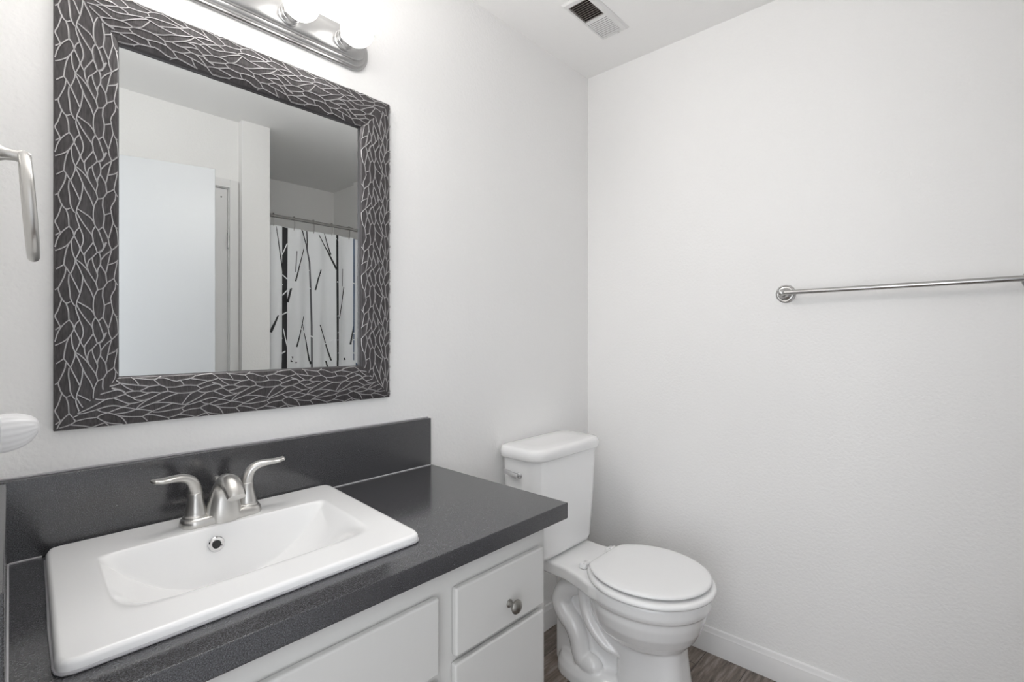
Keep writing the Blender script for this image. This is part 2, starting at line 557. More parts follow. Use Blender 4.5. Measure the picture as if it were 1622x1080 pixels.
# ------------------------------------------------------------------ sink
SZ = 0.830
sk = thing('bathroom_sink', 'white rectangular drop-in sink set in the dark countertop', 'sink', (0.36, 1.05, CT))
def sm(t):
    t = max(0, min(1, t)); return t * t * (3 - 2 * t)
UB0, UB1, VB0, VB1 = 0.116, 0.886, 0.150, 0.755      # basin opening in sink coordinates
DEPTH = 0.118
def basin(u, v):
    """depth below the rim"""
    if not (UB0 < u < UB1 and VB0 < v < VB1):
        return 0.0
    s = (u - UB0) / (UB1 - UB0) * 2 - 1
    q = (v - VB0) / (VB1 - VB0)
    px = 1 - abs(s) ** 2.3                            # U-shaped trough, left to right
    fr = sm(q / 0.50)                          # long slope at the front
    bk = sm((1 - q) / 0.10)                           # steep back wall
    edge = sm((1 - abs(s)) / 0.04)
    d_ = DEPTH * px * fr * bk
    return math.sqrt(d_ * d_ + 0.003 ** 2) - 0.003
def spaced(marks, n):
    out = []
    for a, c_, k in marks:
        out += [a + (c_ - a) * j / k for j in range(k)]
    return out + [marks[-1][1]]
US = spaced([(0, 0.02, 3), (0.02, UB0 - .006, 4), (UB0 - .006, UB0 + 0.05, 12), (UB0 + 0.05, UB1 - 0.05, 40), (UB1 - 0.05, UB1 + .006, 12), (UB1 + .006, 0.98, 4), (0.98, 1, 3)], 0)
VS = spaced([(0, 0.02, 3), (0.02, VB0 - .006, 4), (VB0 - .006, VB0 + 0.1, 14), (VB0 + 0.1, VB1 - 0.08, 24), (VB1 - 0.08, VB1 + .006, 22), (VB1 + .006, 0.98, 6), (0.98, 1, 3)], 0)
b = MB()
nu, nv_ = len(US), len(VS)
rc = 0.03
def rim_round(u, v):
    """pull the grid corners in and round the outer edge down"""
    W, D = 0.56, 0.47
    x, y = u * W, v * D
    R = 0.022
    cx_, cy_ = min(max(x, R), W - R), min(max(y, R), D - R)
    dx_, dy_ = x - cx_, y - cy_
    m_ = max(abs(dx_), abs(dy_)); l_ = math.hypot(dx_, dy_)
    if l_ > 1e-9 and dx_ and dy_:
        x, y = cx_ + dx_ * m_ / l_, cy_ + dy_ * m_ / l_
        l_ = m_
    e = R - l_ if l_ > 0 else R
    drop = 0.0
    r2 = 0.006
    if l_ > R - r2:
        k = (l_ - (R - r2)) / r2
        drop = r2 * (1 - math.sqrt(max(0, 1 - k * k)))
    return x / W, y / D, drop
for v in VS:
    for u in US:
        uu, vv, drop = rim_round(u, v)
        p = sinkp(uu, vv)
        rise = 0.0015 * sm((0.10 - min(u, 1 - u, v)) / 0.08)
        b.v.append((p.x, p.y, SZ - drop - basin(u, v) - 0.0))
for j in range(nv_ - 1):
    for i in range(nu - 1):
        a = j * nu + i
        b.f.append((a, a + 1, a + nu + 1, a + nu)); b.mi.append(0)
# outer skirt down to the counter
edge = [j for j in range(nu)] + [j * nu + nu - 1 for j in range(1, nv_)] + [(nv_ - 1) * nu + j for j in range(nu - 2, -1, -1)] + [j * nu for j in range(nv_ - 2, 0, -1)]
i0 = len(b.v)
for e in edge:
    x, y, z = b.v[e]
    b.v.append((x, y, CT + 0.0004))
for k in range(len(edge)):
    l = (k + 1) % len(edge)
    b.f.append((edge[k], edge[l], i0 + l, i0 + k)); b.mi.append(0)
b.obj('basin', M['sink'], sk, angle=85)
# overflow hole with a metal ring on the back wall, drain at the bottom
ovx, ovy, ovz = 0.346, 0.0, 0.795
pb = sinkp(0.5, VB1)
OV = Vector((0.3455, 1.153, 0.797))
ovn = Vector((0.0, -1, 0.10)).normalized()
b = MB(); b.lathe([(0.0085, -0.004), (0.0085, 0.0015), (0.0105, 0.0030), (0.0140, 0.0028), (0.0158, 0.0005), (0.0158, -0.004)], OV, ovn, 32)
o = b.obj('overflow_ring', M['chrome'], sk)
b = MB(); b.lathe([(0.0001, 0), (0.0088, 0), (0.0088, 0.0014), (0.0001, 0.0014)], OV, ovn, 24); b.obj('overflow_hole', M['dark'], sk)
pd = sinkp(0.507, 0.50)
b = MB(); b.lathe([(0.001, 0.0), (0.022, 0.0), (0.022, 0.003), (0.016, 0.004), (0.014, 0.003), (0.012, 0.006), (0.001, 0.008)], (pd.x, pd.y, SZ - DEPTH + 0.001), seg=28)
b.obj('drain', M['chrome'], sk)
b = MB()
path = [sinkp(u, v) for u, v in ((0, 0.94), (-0.001, 0.5), (-0.003, 0.3), (0, 0.06), (0.003, 0.030), (0.013, 0.011), (0.030, 0.002), (0.06, 0), (0.5, 0), (0.94, 0), (0.970, 0.002), (0.987, 0.011), (0.997, 0.030), (1, 0.06), (1, 0.5), (1, 0.94))]
b.tube([(p.x, p.y, CT + 0.0027) for p in path], 0.0024, 8)
b.obj('caulk_bead', M['caulk'], sk)

# ------------------------------------------------------------------ faucet
FX, FYc = 0.374, 1.212
fz = SZ
fa = thing('faucet', 'brushed nickel two-handle faucet on the back of the white sink', 'faucet', (FX, FYc, fz))
fr_ = math.radians(1.5)
def fp(x, y, z):
    return (FX + x * math.cos(fr_) - y * math.sin(fr_), FYc + x * math.sin(fr_) + y * math.cos(fr_), fz + z)
def fring(hx_, hy_, r, z, cy=0.0):
    return [fp(p[0], p[1] + cy, z) for p in rrect(0, 0, hx_, hy_, r, 0)]
b = MB()
b.loft([fring(0.080, 0.030, 0.028, 0.0), fring(0.081, 0.031, 0.029, 0.004), fring(0.079, 0.029, 0.027, 0.013), fring(0.076, 0.026, 0.025, 0.017), fring(0.070, 0.021, 0.02, 0.0185)])
b.obj('base_plate', M['nickel'], fa, angle=50)
# spout: broad foot narrowing to an arched nose
b = MB()
sp = [(-0.0075, 0.0004, 0.0375, 0.0305), (-0.0075, 0.018, 0.0360, 0.0295), (-0.0075, 0.036, 0.0325, 0.0270), (-0.009, 0.054, 0.0275, 0.0235), (-0.014, 0.072, 0.0225, 0.0200),
      (-0.026, 0.0855, 0.0195, 0.0175), (-0.046, 0.0875, 0.0195, 0.0165), (-0.064, 0.0800, 0.0195, 0.0160), (-0.078, 0.0680, 0.0190, 0.0150), (-0.083, 0.0620, 0.0180, 0.0135)]
rings = []
for k, (y, z, a, c_) in enumerate(sp):
    y0, z0 = sp[max(k - 1, 0)][:2]; y1, z1 = sp[min(k + 1, len(sp) - 1)][:2]
    t = Vector((0, y1 - y0, z1 - z0)).normalized()
    n = Vector((0, t.z, -t.y))
    rings.append([fp(a * math.cos(w), y + n.y * c_ * math.sin(w), z + n.z * c_ * math.sin(w)) for w in (2 * PI * j / 28 for j in range(28))])
b.loft(rings)
b.obj('spout', M['nickel'], fa, angle=60)
b = MB()
b.tube([fp(0, 0.030, 0.015), fp(0, 0.030, 0.078)], 0.0028, 10)
b.lathe([(0.001, 0), (0.005, 0), (0.0065, 0.004), (0.006, 0.010), (0.001, 0.012)], fp(0, 0.030, 0.076), seg=14)
b.obj('lift_rod', M['nickel'], fa)
for sg in (-1, 1):
    b = MB()
    hx_ = sg * 0.0515
    b.lathe([(0.001, 0.0), (0.0235, 0.0), (0.0235, 0.003), (0.0222, 0.0045), (0.0205, 0.0055), (0.0200, 0.010), (0.0175, 0.022), (0.0150, 0.036), (0.0138, 0.046), (0.0140, 0.050), (0.0130, 0.0515), (0.001, 0.0535)], fp(hx_, 0, 0.0165), seg=28)
    # blade: rises from the post, bends outward and ends in a slightly upturned tip
    pts = smooth_path([fp(hx_, 0, 0.062), fp(hx_ + sg * 0.0012, -0.001, 0.078), fp(hx_ + sg * 0.008, -0.002, 0.094), fp(hx_ + sg * 0.022, -0.004, 0.1035), fp(hx_ + sg * 0.040, -0.007, 0.1065),
                       fp(hx_ + sg * 0.060, -0.010, 0.107), fp(hx_ + sg * 0.078, -0.013, 0.110)], 5)
    n = len(pts)
    rad = []
    for k in range(n):
        t = k / (n - 1)
        th = 0.0095 * (1 - t) ** 1.2 + 0.0048
        wd = 0.0130 - 0.0015 * math.sin(PI * min(1, t * 1.4)) + 0.002 * t
        if t > 0.93:
            wd *= 0.8
        rad.append((th, wd))
    rings = []
    for k in range(n):
        t = (pts[min(k + 1, n - 1)] - pts[max(k - 1, 0)]).normalized()
        sd = Vector((0, 1, 0)); sd = (sd - t * sd.dot(t)).normalized()
        up = t.cross(sd)
        rings.append([pts[k] + up * (math.cos(a) * rad[k][0]) + sd * (math.sin(a) * rad[k][1]) for a in (2 * PI * j / 20 for j in range(20))])
    for f_, g_ in ((0.0006, 0.86), (0.0016, 0.6), (0.0021, 0.25)):
        t = (pts[-1] - pts[-2]).normalized()
        c0 = pts[-1]
        rings.append([c0 + t * f_ * 1.4 + (q_ - c0) * g_ for q_ in rings[n - 1]])
    b.loft(rings)
    b.obj('handle', M['nickel'], fa, angle=60)

# ------------------------------------------------------------------ framed mirror
GX0, GX1, GZ0, GZ1 = 0.1075, 0.8625, EYE - 0.182, EYE + 0.709
mi = thing('wall_mirror', 'framed wall mirror with silver leaf-vein pattern on charcoal frame', 'mirror', ((GX0 + GX1) / 2, YA, GZ0))
FW = 0.100
prof = [(0.0, 0.0005), (0.0, 0.013), (0.003, 0.0165), (0.010, 0.0195), (0.025, 0.0225), (0.050, 0.0240), (0.075, 0.0225), (0.090, 0.0195), (0.096, 0.0170), (0.0985, 0.0145), (0.100, 0.011), (0.100, 0.0035)]
def depth_at(w):
    for (w0, d0), (w1, d1_) in zip(prof[2:], prof[3:]):
        if w0 <= w <= w1 and w1 > w0:
            return d0 + (d1_ - d0) * (w - w0) / (w1 - w0)
    return 0.0165 if w < 0.003 else 0.011
corners = [(GX0, GZ1), (GX0, GZ0), (GX1, GZ0), (GX1, GZ1)]    # counter-clockwise from the top left, seen from the room
b = MB()
ringsf = []
for k in range(4):
    x, z = corners[k]
    ix = 1 if x == GX0 else -1
    iz = 1 if z == GZ0 else -1
    ringsf.append([(x + ix * w, YA - d_, z + iz * w) for w, d_ in prof])
for k in range(4):
    r0, r1 = ringsf[k], ringsf[(k + 1) % 4]
    for j in range(len(prof) - 1):
        b.cur = 2 if prof[j][0] >= 0.096 else 0
        b.quad(r0[j], r1[j], r1[j + 1], r0[j + 1])
# leaf veins: traced network, one repeat is 795 x 554 units = 0.184 m x frame width
VEINS = [
 [(225,30),(280,60),(330,90),(360,130),(372,158),(400,195),(425,260),(445,325),(425,365),(388,386)],
 [(445,325),(458,300),(472,288)],
 [(215,55),(245,110),(290,175),(345,245),(355,300),(375,345),(388,386)],
 [(215,38),(210,90),(225,140),(240,185),(262,240),(270,290),(262,330),(248,365),(262,400),(278,425),(283,465),(300,515),(318,565)],
 [(372,158),(350,200),(345,245)],
 [(240,185),(210,220),(195,262)],
 [(130,43),(148,105),(152,160),(155,185),(180,215),(195,262)],
 [(155,185),(110,225),(80,265),(60,310),(45,370),(38,402)],
 [(100,0),(85,50),(65,110),(45,155),(65,200),(85,243)],
 [(85,243),(38,278)],
 [(38,402),(80,385),(130,355),(165,315),(185,280),(195,262)],
 [(195,262),(220,310),(242,365),(230,410),(205,462)],
 [(172,305),(175,360),(185,415),(205,462)],
 [(155,330),(135,380),(120,450),(113,513)],
 [(113,513),(75,540),(38,565)],
 [(113,513),(140,550),(165,583),(185,545),(200,500),(205,462)],
 [(165,583),(180,620),(210,680),(240,745)],
 [(205,462),(250,490),(290,530),(320,570),(350,615),(378,660),(392,712)],
 [(205,470),(235,530),(265,600),(290,655),(330,720),(358,790)],
 [(265,600),(262,660),(245,745),(225,800),(215,833)],
 [(155,590),(150,650),(158,720),(165,790),(180,830),(200,860)],
 [(130,545),(120,600),(95,660),(72,710),(75,745),(95,800),(130,838),(165,825)],
 [(72,710),(38,735)],
 [(355,300),(320,350),(285,400),(278,425)],
 [(388,386),(345,435),(315,465),(305,510),(303,540)],
 [(345,435),(355,490),(388,570),(388,605),(375,655)],
 [(388,386),(408,395),(418,440),(415,490),(395,530),(388,570)],
 [(415,490),(440,530),(462,565),(470,620),(475,645)],
 [(415,455),(460,400),(518,352)],
 [(388,386),(430,370),(472,288)],
 [(518,352),(495,300),(485,250),(460,200),(440,153),(448,100),(450,50),(440,0),(435,-35),(440,-100)],
 [(450,50),(515,20)],
 [(440,153),(403,187)],
 [(510,-5),(518,40),(530,100),(555,140),(585,150)],
 [(530,105),(515,160),(492,248)],
 [(555,140),(572,200),(577,260),(578,297)],
 [(578,297),(545,330),(518,352)],
 [(578,297),(592,312)],
 [(518,352),(500,410),(482,487),(470,540),(460,565)],
 [(592,410),(555,455),(482,487)],
 [(570,450),(555,520),(540,600),(560,640),(592,678)],
 [(540,600),(505,625),(475,645),(440,695),(392,712)],
 [(555,640),(550,690),(520,745),(505,790)],
 [(392,712),(365,770),(355,830),(357,900),(372,953)],
 [(580,680),(578,780),(586,880)],
]
PER = 0.1826
US_ = FW / 554.0
rails = [(0, 1, GZ1 - GZ0), (1, 2, GX1 - GX0), (2, 3, GZ1 - GZ0), (3, 0, GX1 - GX0)]
b.cur = 1
for k0, k1, Lr in rails:
    P0 = Vector((corners[k0][0], 0, corners[k0][1])); P1 = Vector((corners[k1][0], 0, corners[k1][1]))
    t = (P1 - P0).normalized()
    inn = Vector((-t.z, 0, t.x))             # towards the glass
    s_shift = {0: 0.085, 1: 0.02, 2: 0.11, 3: 0.05}[k0]
    for per in range(-2, int(Lr / PER) + 2):
        for vein in VEINS:
            path = smooth_path([(p[0], p[1], 0) for p in vein], 4)
            run = []
            def flush(run):
                if len(run) < 3:
                    return
                n = len(run)
                rings = []
                for j in range(n):
                    w, s_ = run[j]
                    w0, s0 = run[max(j - 1, 0)]; w1, s1 = run[min(j + 1, n - 1)]
                    dl_ = math.hypot(w1 - w0, s1 - s0) or 1e-6
                    nw, ns = -(s1 - s0) / dl_, (w1 - w0) / dl_
                    hw = 0.0010
                    ring = []
                    for off, hgt in ((-0.0042, -0.0003), (-0.0022, 0.0002), (-hw, 0.0013), (hw, 0.0013), (0.0022, 0.0002), (0.0042, -0.0003)):
                        ww = min(max(w + nw * off, 0.0003), 0.0985); ss = min(max(s_ + ns * off, ww), Lr - ww)
                        q = P0 + t * ss + inn * ww
                        ring.append((q.x, YA - depth_at(ww) - hgt, q.z))
                    rings.append(ring)
                for lo, hi, mm in ((0, 2, 0), (2, 3, 1), (3, 5, 0)):
                    b.cur = mm
                    b.loft([r_[lo:hi + 1] for r_ in rings], False, False, closed=False)
            for p in path:
                w = (p.x - 38) * US_
                s_ = p.y / 795.0 * PER + per * PER + s_shift
                if 0.0012 < w < 0.0975 and w <= s_ <= Lr - w:
                    run.append((w, s_))
                else:
                    flush(run); run = []
            flush(run)
b.obj('frame', [M['frame'], M['ridge'], M['lip']], mi, angle=28)
# glass with a shallow bevelled border
ix0, ix1, iz0, iz1 = GX0 + FW - 0.001, GX1 - FW + 0.001, GZ0 + FW - 0.001, GZ1 - FW + 0.001
yg = YA - 0.0060
bw, bd = 0.018, 0.00012
b = MB()
o4 = [(ix0, yg + bd, iz0), (ix1, yg + bd, iz0), (ix1, yg + bd, iz1), (ix0, yg + bd, iz1)]
i4 = [(ix0 + bw, yg, iz0 + bw), (ix1 - bw, yg, iz0 + bw), (ix1 - bw, yg, iz1 - bw), (ix0 + bw, yg, iz1 - bw)]
b4 = [(x, YA - 0.0012, z) for x, y, z in o4]
b.quad(*i4)
for k in range(4):
    l = (k + 1) % 4
    b.quad(o4[k], o4[l], i4[l], i4[k])
    b.quad(b4[k], b4[l], o4[l], o4[k])
b.quad(*reversed(b4))
b.obj('glass', M['mirror'], mi, smooth=False)

# ------------------------------------------------------------------ vanity light
vl = thing('vanity_light', 'brushed nickel light bar with round white bulbs above the mirror', 'light fixture', (0.473, YA, EYE + 0.827))
LXc, LZc = 0.473, EYE + 0.8275
b = MB()
def lring(hx_, hz_, r, d_):
    return rrect(LXc, LZc, hx_, hz_, r, YA - d_, 10, 'xz')
b.loft([lring(0.318, 0.056, 0.05, 0.0005), lring(0.318, 0.056, 0.05, 0.008), lring(0.315, 0.053, 0.048, 0.011), lring(0.311, 0.049, 0.045, 0.0115), lring(0.309, 0.047, 0.043, 0.018),
        lring(0.304, 0.042, 0.039, 0.0215), lring(0.299, 0.037, 0.035, 0.022), lring(0.297, 0.035, 0.033, 0.0285), lring(0.291, 0.030, 0.029, 0.0325), lring(0.27, 0.018, 0.017, 0.0345), lring(0.24, 0.004, 0.004, 0.035)])
b.obj('backplate', M['fixture'], vl, angle=30)
for k in range(4):
    x = 0.248 + 0.1503 * k
    b = MB()
    b.lathe([(0.001, 0.030), (0.027, 0.030), (0.027, 0.036), (0.0245, 0.038), (0.0235, 0.046), (0.0250, 0.047), (0.0250, 0.050), (0.0235, 0.051), (0.0235, 0.062), (0.0215, 0.064), (0.001, 0.064)], (x, YA, LZc - 0.004), (0, -1, 0), 32)
    s_ = b.obj('socket', M['fixture'], vl)
    b = MB()
    R = 0.0435; yc = 0.108
    prof_b = [(0.001, 0.0645), (0.0165, 0.0645), (0.0180, 0.067)]
    for j in range(3, 25):
        a = PI * j / 24
        h_ = yc - R * math.cos(a)
        if h_ > 0.0685:
            prof_b.append((R * math.sin(a), h_))
    b.lathe(prof_b, (x, YA, LZc - 0.004), (0, -1, 0), 36)
    b.obj('light_bulb', M['bulb'], s_)

# ------------------------------------------------------------------ ceiling vent
VX0, VX1, VY0, VY1 = 1.455, 1.735, 0.972, 1.092
cv = thing('ceiling_vent', 'white rectangular louvred air vent in the ceiling', 'air vent', (1.595, 1.035, CEIL))
vx0, vx1, vy0, vy1 = 1.478, 1.716, 0.995, 1.078
b = MB()
O_ = [(VX0, VY0), (VX1, VY0), (VX1, VY1), (VX0, VY1)]
P_ = [(VX0 + 0.006, VY0 + 0.006), (VX1 - 0.006, VY0 + 0.006), (VX1 - 0.006, VY1 - 0.006), (VX0 + 0.006, VY1 - 0.006)]
I_ = [(vx0, vy0), (vx1, vy0), (vx1, vy1), (vx0, vy1)]
lv = [(O_, CEIL - 0.0005), (O_, CEIL - 0.002), (P_, CEIL - 0.008), (I_, CEIL - 0.009), (I_, CEIL - 0.0008)]
b.loft([[(x, y, z) for x, y in r] for r, z in lv], False, False)
xm = (vx0 + vx1) / 2
b.box(xm - 0.004, xm + 0.004, vy0, vy1, CEIL - 0.009, CEIL - 0.001)
b.obj('frame', M['vent'], cv, smooth=False)
b = MB(); b.quad((vx0, vy0, CEIL - 0.0008), (vx0, vy1, CEIL - 0.0008), (vx1, vy1, CEIL - 0.0008), (vx1, vy0, CEIL - 0.0008))
b.obj('duct_opening', M['ventdark'], cv, smooth=False)
for half in (0, 1):
    xa, xb = ((vx0, xm - 0.004), (xm + 0.004, vx1))[half]
    n = 10
    for j in range(n):
        x = xa + (xb - xa) * (j + 0.5) / n
        b = MB()
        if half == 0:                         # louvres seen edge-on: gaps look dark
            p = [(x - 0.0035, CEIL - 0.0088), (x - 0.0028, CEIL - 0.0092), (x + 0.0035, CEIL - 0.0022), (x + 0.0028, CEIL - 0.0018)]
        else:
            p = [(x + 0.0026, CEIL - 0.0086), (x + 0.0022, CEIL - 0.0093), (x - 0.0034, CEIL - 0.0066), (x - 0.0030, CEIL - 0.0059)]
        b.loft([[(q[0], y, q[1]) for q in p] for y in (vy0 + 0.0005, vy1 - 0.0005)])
        b.obj('slat', M['slatdark'] if half == 0 else M['vent'], cv, smooth=False)
b = MB(); b.box(vx1 + 0.002, vx1 + 0.010, 1.010, 1.018, CEIL - 0.013, CEIL - 0.0085); b.obj('damper_lever', M['vent'], cv, smooth=False)

# ------------------------------------------------------------------ towel bar on the right wall
TBZ = 1.382
tb = thing('towel_bar', 'long brushed nickel towel bar on the bare white wall', 'towel bar', (XB, 0.18, TBZ))
ya, yb = 0.474, -0.142
for y, z in ((ya, TBZ), (yb, TBZ + 0.004)):
    b = MB()
    b.lathe([(0.001, 0.0005), (0.0325, 0.0005), (0.0325, 0.003), (0.0310, 0.0055), (0.0285, 0.0065), (0.0265, 0.0055), (0.0245, 0.0050), (0.0200, 0.0065), (0.0150, 0.0105), (0.0105, 0.017), (0.0085, 0.026), (0.0085, 0.040), (0.0100, 0.046), (0.0112, 0.052), (0.0112, 0.062), (0.0090, 0.067), (0.0045, 0.0695), (0.001, 0.070)],
            (XB, y, z), (-1, 0, 0), 32)
    b.obj('post', M['bar'], tb)
b = MB(); b.tube([(XB - 0.058, ya + 0.004, TBZ), (XB - 0.058, yb - 0.004, TBZ + 0.004)], 0.0082, 24)
b.obj('bar', M['bar'], tb)

# ------------------------------------------------------------------ towel ring on the left wall
RY = 0.985
tr = thing('towel_ring', 'brushed nickel towel ring on the left wall by the mirror', 'towel ring', (wallc(RY), RY, 1.483))
b = MB()
b.lathe([(0.001, 0.0005), (0.026, 0.0005), (0.026, 0.005), (0.020, 0.009), (0.012, 0.012), (0.0085, 0.020), (0.0075, 0.030), (0.0095, 0.036), (0.0085, 0.042), (0.006, 0.046), (0.001, 0.047)],
        (wallc(RY), RY, 1.483), (1, 0, 0.02), 28)
b.obj('post', M['nickel'], tr)
b = MB()
rr_, tilt, yawr = 0.070, 0.07, -0.05
RC = Vector((wallc(RY) + 0.039, RY, 1.483))
pts = []
for k in range(65):
    a = 2 * PI * k / 64
    p = Vector((0, rr_ * math.sin(a), -rr_ + rr_ * math.cos(a)))
    p = Matrix.Rotation(-tilt, 3, 'Y') @ p
    p = Matrix.Rotation(yawr, 3, 'Z') @ p
    pts.append(RC + p)
b.tube(pts, 0.0068, 16, caps=False)
b.obj('ring', M['nickel'], tr)

# ------------------------------------------------------------------ ribbed plug-in night light on the left wall
NY = 1.01
NZ = 1.092
nx = wallc(NY)
nl = thing('night_light', 'small white ribbed plug-in light on the left wall below the towel ring', 'night light', (nx, NY, NZ))
b = MB()
b.loft([rrect(NY, NZ, 0.023, 0.024, 0.008, 0) for _ in (0,)] and [[(nx + d_, p[0], p[1]) for p in rrect(NY, NZ, 0.022 - i_, 0.025 - i_, 0.007, 0)] for d_, i_ in ((0.0005, 0), (0.013, 0), (0.016, 0.002))])
b.obj('plug_body', M['plastic'], nl, angle=40)
b = MB()
rings = []
prof_n = [(0.015, 0.0262, 0.0275), (0.022, 0.0270, 0.0270), (0.032, 0.0262, 0.0245), (0.040, 0.0245, 0.0205), (0.047, 0.0215, 0.0150), (0.052, 0.0175, 0.0085), (0.0550, 0.0125, 0.0030), (0.0565, 0.0060, -0.0030)]
for d_, top, bot in prof_n:
    zc = (top - bot) / 2; hz = (top + bot) / 2
    hw_ = 0.024 * (hz / 0.0275) ** 0.8
    ring = []
    for k in range(72):
        a = 2 * PI * k / 72
        rb = 1 + 0.022 * math.cos(18 * a)
        ring.append((nx + d_, NY + hw_ * rb * math.cos(a), NZ + zc + hz * rb * math.sin(a)))
    rings.append(ring)
b.loft(rings)
b.obj('ribbed_shade', M['plastic'], nl, angle=60)

# ------------------------------------------------------------------ toilet
TX = 1.555
to = thing('toilet', 'white two-piece toilet with closed lid in the corner by the vanity', 'toilet', (TX, 1.0, 0))
b = MB()
# bowl
BW = [(0.405, 0.800, 0.186, 0.202, 0), (0.400, 0.800, 0.190, 0.206, 0), (0.372, 0.800, 0.189, 0.207, 0), (0.358, 0.801, 0.184, 0.204, 0), (0.352, 0.803, 0.176, 0.197, 0),
      (0.325, 0.805, 0.174, 0.194, 0), (0.290, 0.808, 0.164, 0.186, 0), (0.255, 0.812, 0.146, 0.172, 0), (0.225, 0.815, 0.118, 0.150, 0), (0.205, 0.818, 0.090, 0.128, 0), (0.19, 0.82, 0.06, 0.09, 0)]
b.loft([sell(TX, cy_, a, c_, z, 2.0, 56, 2.15) for z, cy_, a, c_, _ in reversed(BW)])
# rear deck below the tank, flowing into the rim
b.loft([[(TX + s_ * w_, y, z) for s_, z in ((-1, zt - 0.004), (-0.96, zt), (0.96, zt), (1, zt - 0.004), (1, zb + 0.012), (0.9, zb), (-0.9, zb), (-1, zb + 0.012))]
        for y, w_, zt, zb in ((0.86, 0.176, 0.404, 0.350), (0.93, 0.166, 0.406, 0.352), (1.00, 0.142, 0.408, 0.354), (1.06, 0.130, 0.410, 0.358), (1.15, 0.130, 0.411, 0.360), (1.265, 0.132, 0.411, 0.362))])
# front pedestal column
b.loft([sell(TX, cy_, a, c_, z, 3.2, 48) for z, cy_, a, c_ in ((0.0, 0.775, 0.100, 0.125), (0.02, 0.775, 0.098, 0.123), (0.10, 0.778, 0.088, 0.115), (0.18, 0.785, 0.083, 0.112), (0.24, 0.79, 0.085, 0.115))])
# inner web and foot
b.loft([sell(TX, 1.01, 0.048, 0.165, z, 3.5, 40) for z in (0.0, 0.37)])
b.loft([sell(TX, cy_, a, c_, z, 2.6, 48) for z, cy_, a, c_ in ((0.0, 0.985, 0.118, 0.165), (0.03, 0.985, 0.116, 0.163), (0.055, 0.985, 0.104, 0.150), (0.066, 0.985, 0.085, 0.13))])
for sg in (-1, 1):
    # trapway
    tp = smooth_path([(1.000, 0.360, 0.035), (1.045, 0.330, 0.055), (1.092, 0.302, 0.066), (1.112, 0.258, 0.070), (1.092, 0.216, 0.072), (1.055, 0.185, 0.072), (1.036, 0.145, 0.070), (1.026, 0.100, 0.070), (1.012, 0.070, 0.070)], 5)
    pts = [(TX + sg * p.z, p.x, p.y) for p in tp]
    b.tube(pts, [0.033 + 0.004 * math.sin(PI * k / (len(pts) - 1)) for k in range(len(pts))], 18)
    # bulge at the foot
    rings = []
    for k in range(1, 10):
        a = PI * k / 10
        rings.append([(TX + sg * 0.072 + 0.034 * math.sin(a) * math.cos(t_), 0.985 + 0.050 * math.cos(a) * -1, 0.070 + 0.036 * math.sin(a) * math.sin(t_)) for t_ in (2 * PI * j / 20 for j in range(20))])
    b.loft(rings)
    # strap: rounded ridge sweeping from the deck to the pedestal
    sp_ = smooth_path([(1.005, 0.350, 0.085), (0.998, 0.300, 0.087), (0.985, 0.250, 0.088), (0.955, 0.205, 0.086), (0.915, 0.170, 0.079), (0.872, 0.152, 0.064)], 5)
    b.tube([(TX + sg * p.z, p.x, p.y) for p in sp_], [0.021 - 0.007 * (k / 25) ** 3 for k in range(len(sp_))], 14)
    # flesh between the bowl and the strap
rings = []
for z, y1, w_ in ((0.355, 0.985, 0.092), (0.30, 0.985, 0.090), (0.25, 0.970, 0.087), (0.20, 0.935, 0.083), (0.16, 0.895, 0.078)):
    rings.append(rrect(TX, (0.80 + y1) / 2, w_, (y1 - 0.80) / 2, 0.02, z, 5))
b.loft(rings)
bw = b.obj('bowl', M['ceramic'], to)
md = bw.modifiers.new('fuse', 'REMESH'); md.mode = 'VOXEL'; md.voxel_size = 0.0038; md.use_smooth_shade = True
md = bw.modifiers.new('soften', 'SMOOTH'); md.factor = 0.5; md.iterations = 7
# bolt caps
for sg in (-1, 1):
    b = MB(); b.lathe([(0.012, 0.0), (0.012, 0.012), (0.009, 0.018), (0.001, 0.021)], (TX + sg * 0.085, 0.965, 0.058), seg=20)
    b.obj('bolt_cap', M['ceramic'], to)
# seat ring and lid
SE = (1.553, 0.793)
b = MB()
zr = [(0.4085, 0.180, 0.194), (0.4088, 0.193, 0.206), (0.4110, 0.198, 0.211), (0.4150, 0.200, 0.213), (0.4210, 0.199, 0.212), (0.4250, 0.195, 0.208), (0.4265, 0.188, 0.201), (0.4250, 0.178, 0.192), (0.4250, 0.150, 0.165)]
b.loft([cut_back(sell(SE[0], SE[1], a, c_, z, 2.0, 96), 0.990 - (0.213 - c_) * 0.6) for z, a, c_ in zr])
b.obj('seat_ring', M['seat'], to, angle=60)
LD = (1.561, 0.802)
b = MB()
zl = [(0.4318, 0.168, 0.184), (0.4320, 0.183, 0.199), (0.4338, 0.1875, 0.2035), (0.4375, 0.189, 0.205), (0.4408, 0.188, 0.204), (0.4432, 0.184, 0.200), (0.4447, 0.176, 0.192), (0.4455, 0.155, 0.170), (0.4460, 0.105, 0.115), (0.4462, 0.03, 0.03)]
b.loft([cut_back(sell(LD[0], LD[1], a, c_, z, 2.0, 96), 0.976 - (0.205 - c_) * 0.8) for z, a, c_ in zl])
b.obj('seat_lid', M['seat'], to, angle=60)
for sg in (-1, 1):
    b = MB()
    b.loft([rrect(TX + 0.01 + sg * 0.085, 1.005, 0.020, 0.014, 0.006, 0.4105), rrect(TX + 0.01 + sg * 0.085, 1.005, 0.020, 0.014, 0.006, 0.420), rrect(TX + 0.01 + sg * 0.085, 1.003, 0.016, 0.010, 0.005, 0.426)])
    b.tube([(TX + 0.01 + sg * 0.085 - 0.016, 0.996, 0.424), (TX + 0.01 + sg * 0.085 + 0.016, 0.996, 0.424)], 0.0065, 14)
    b.obj('hinge', M['seat'], to, angle=50)
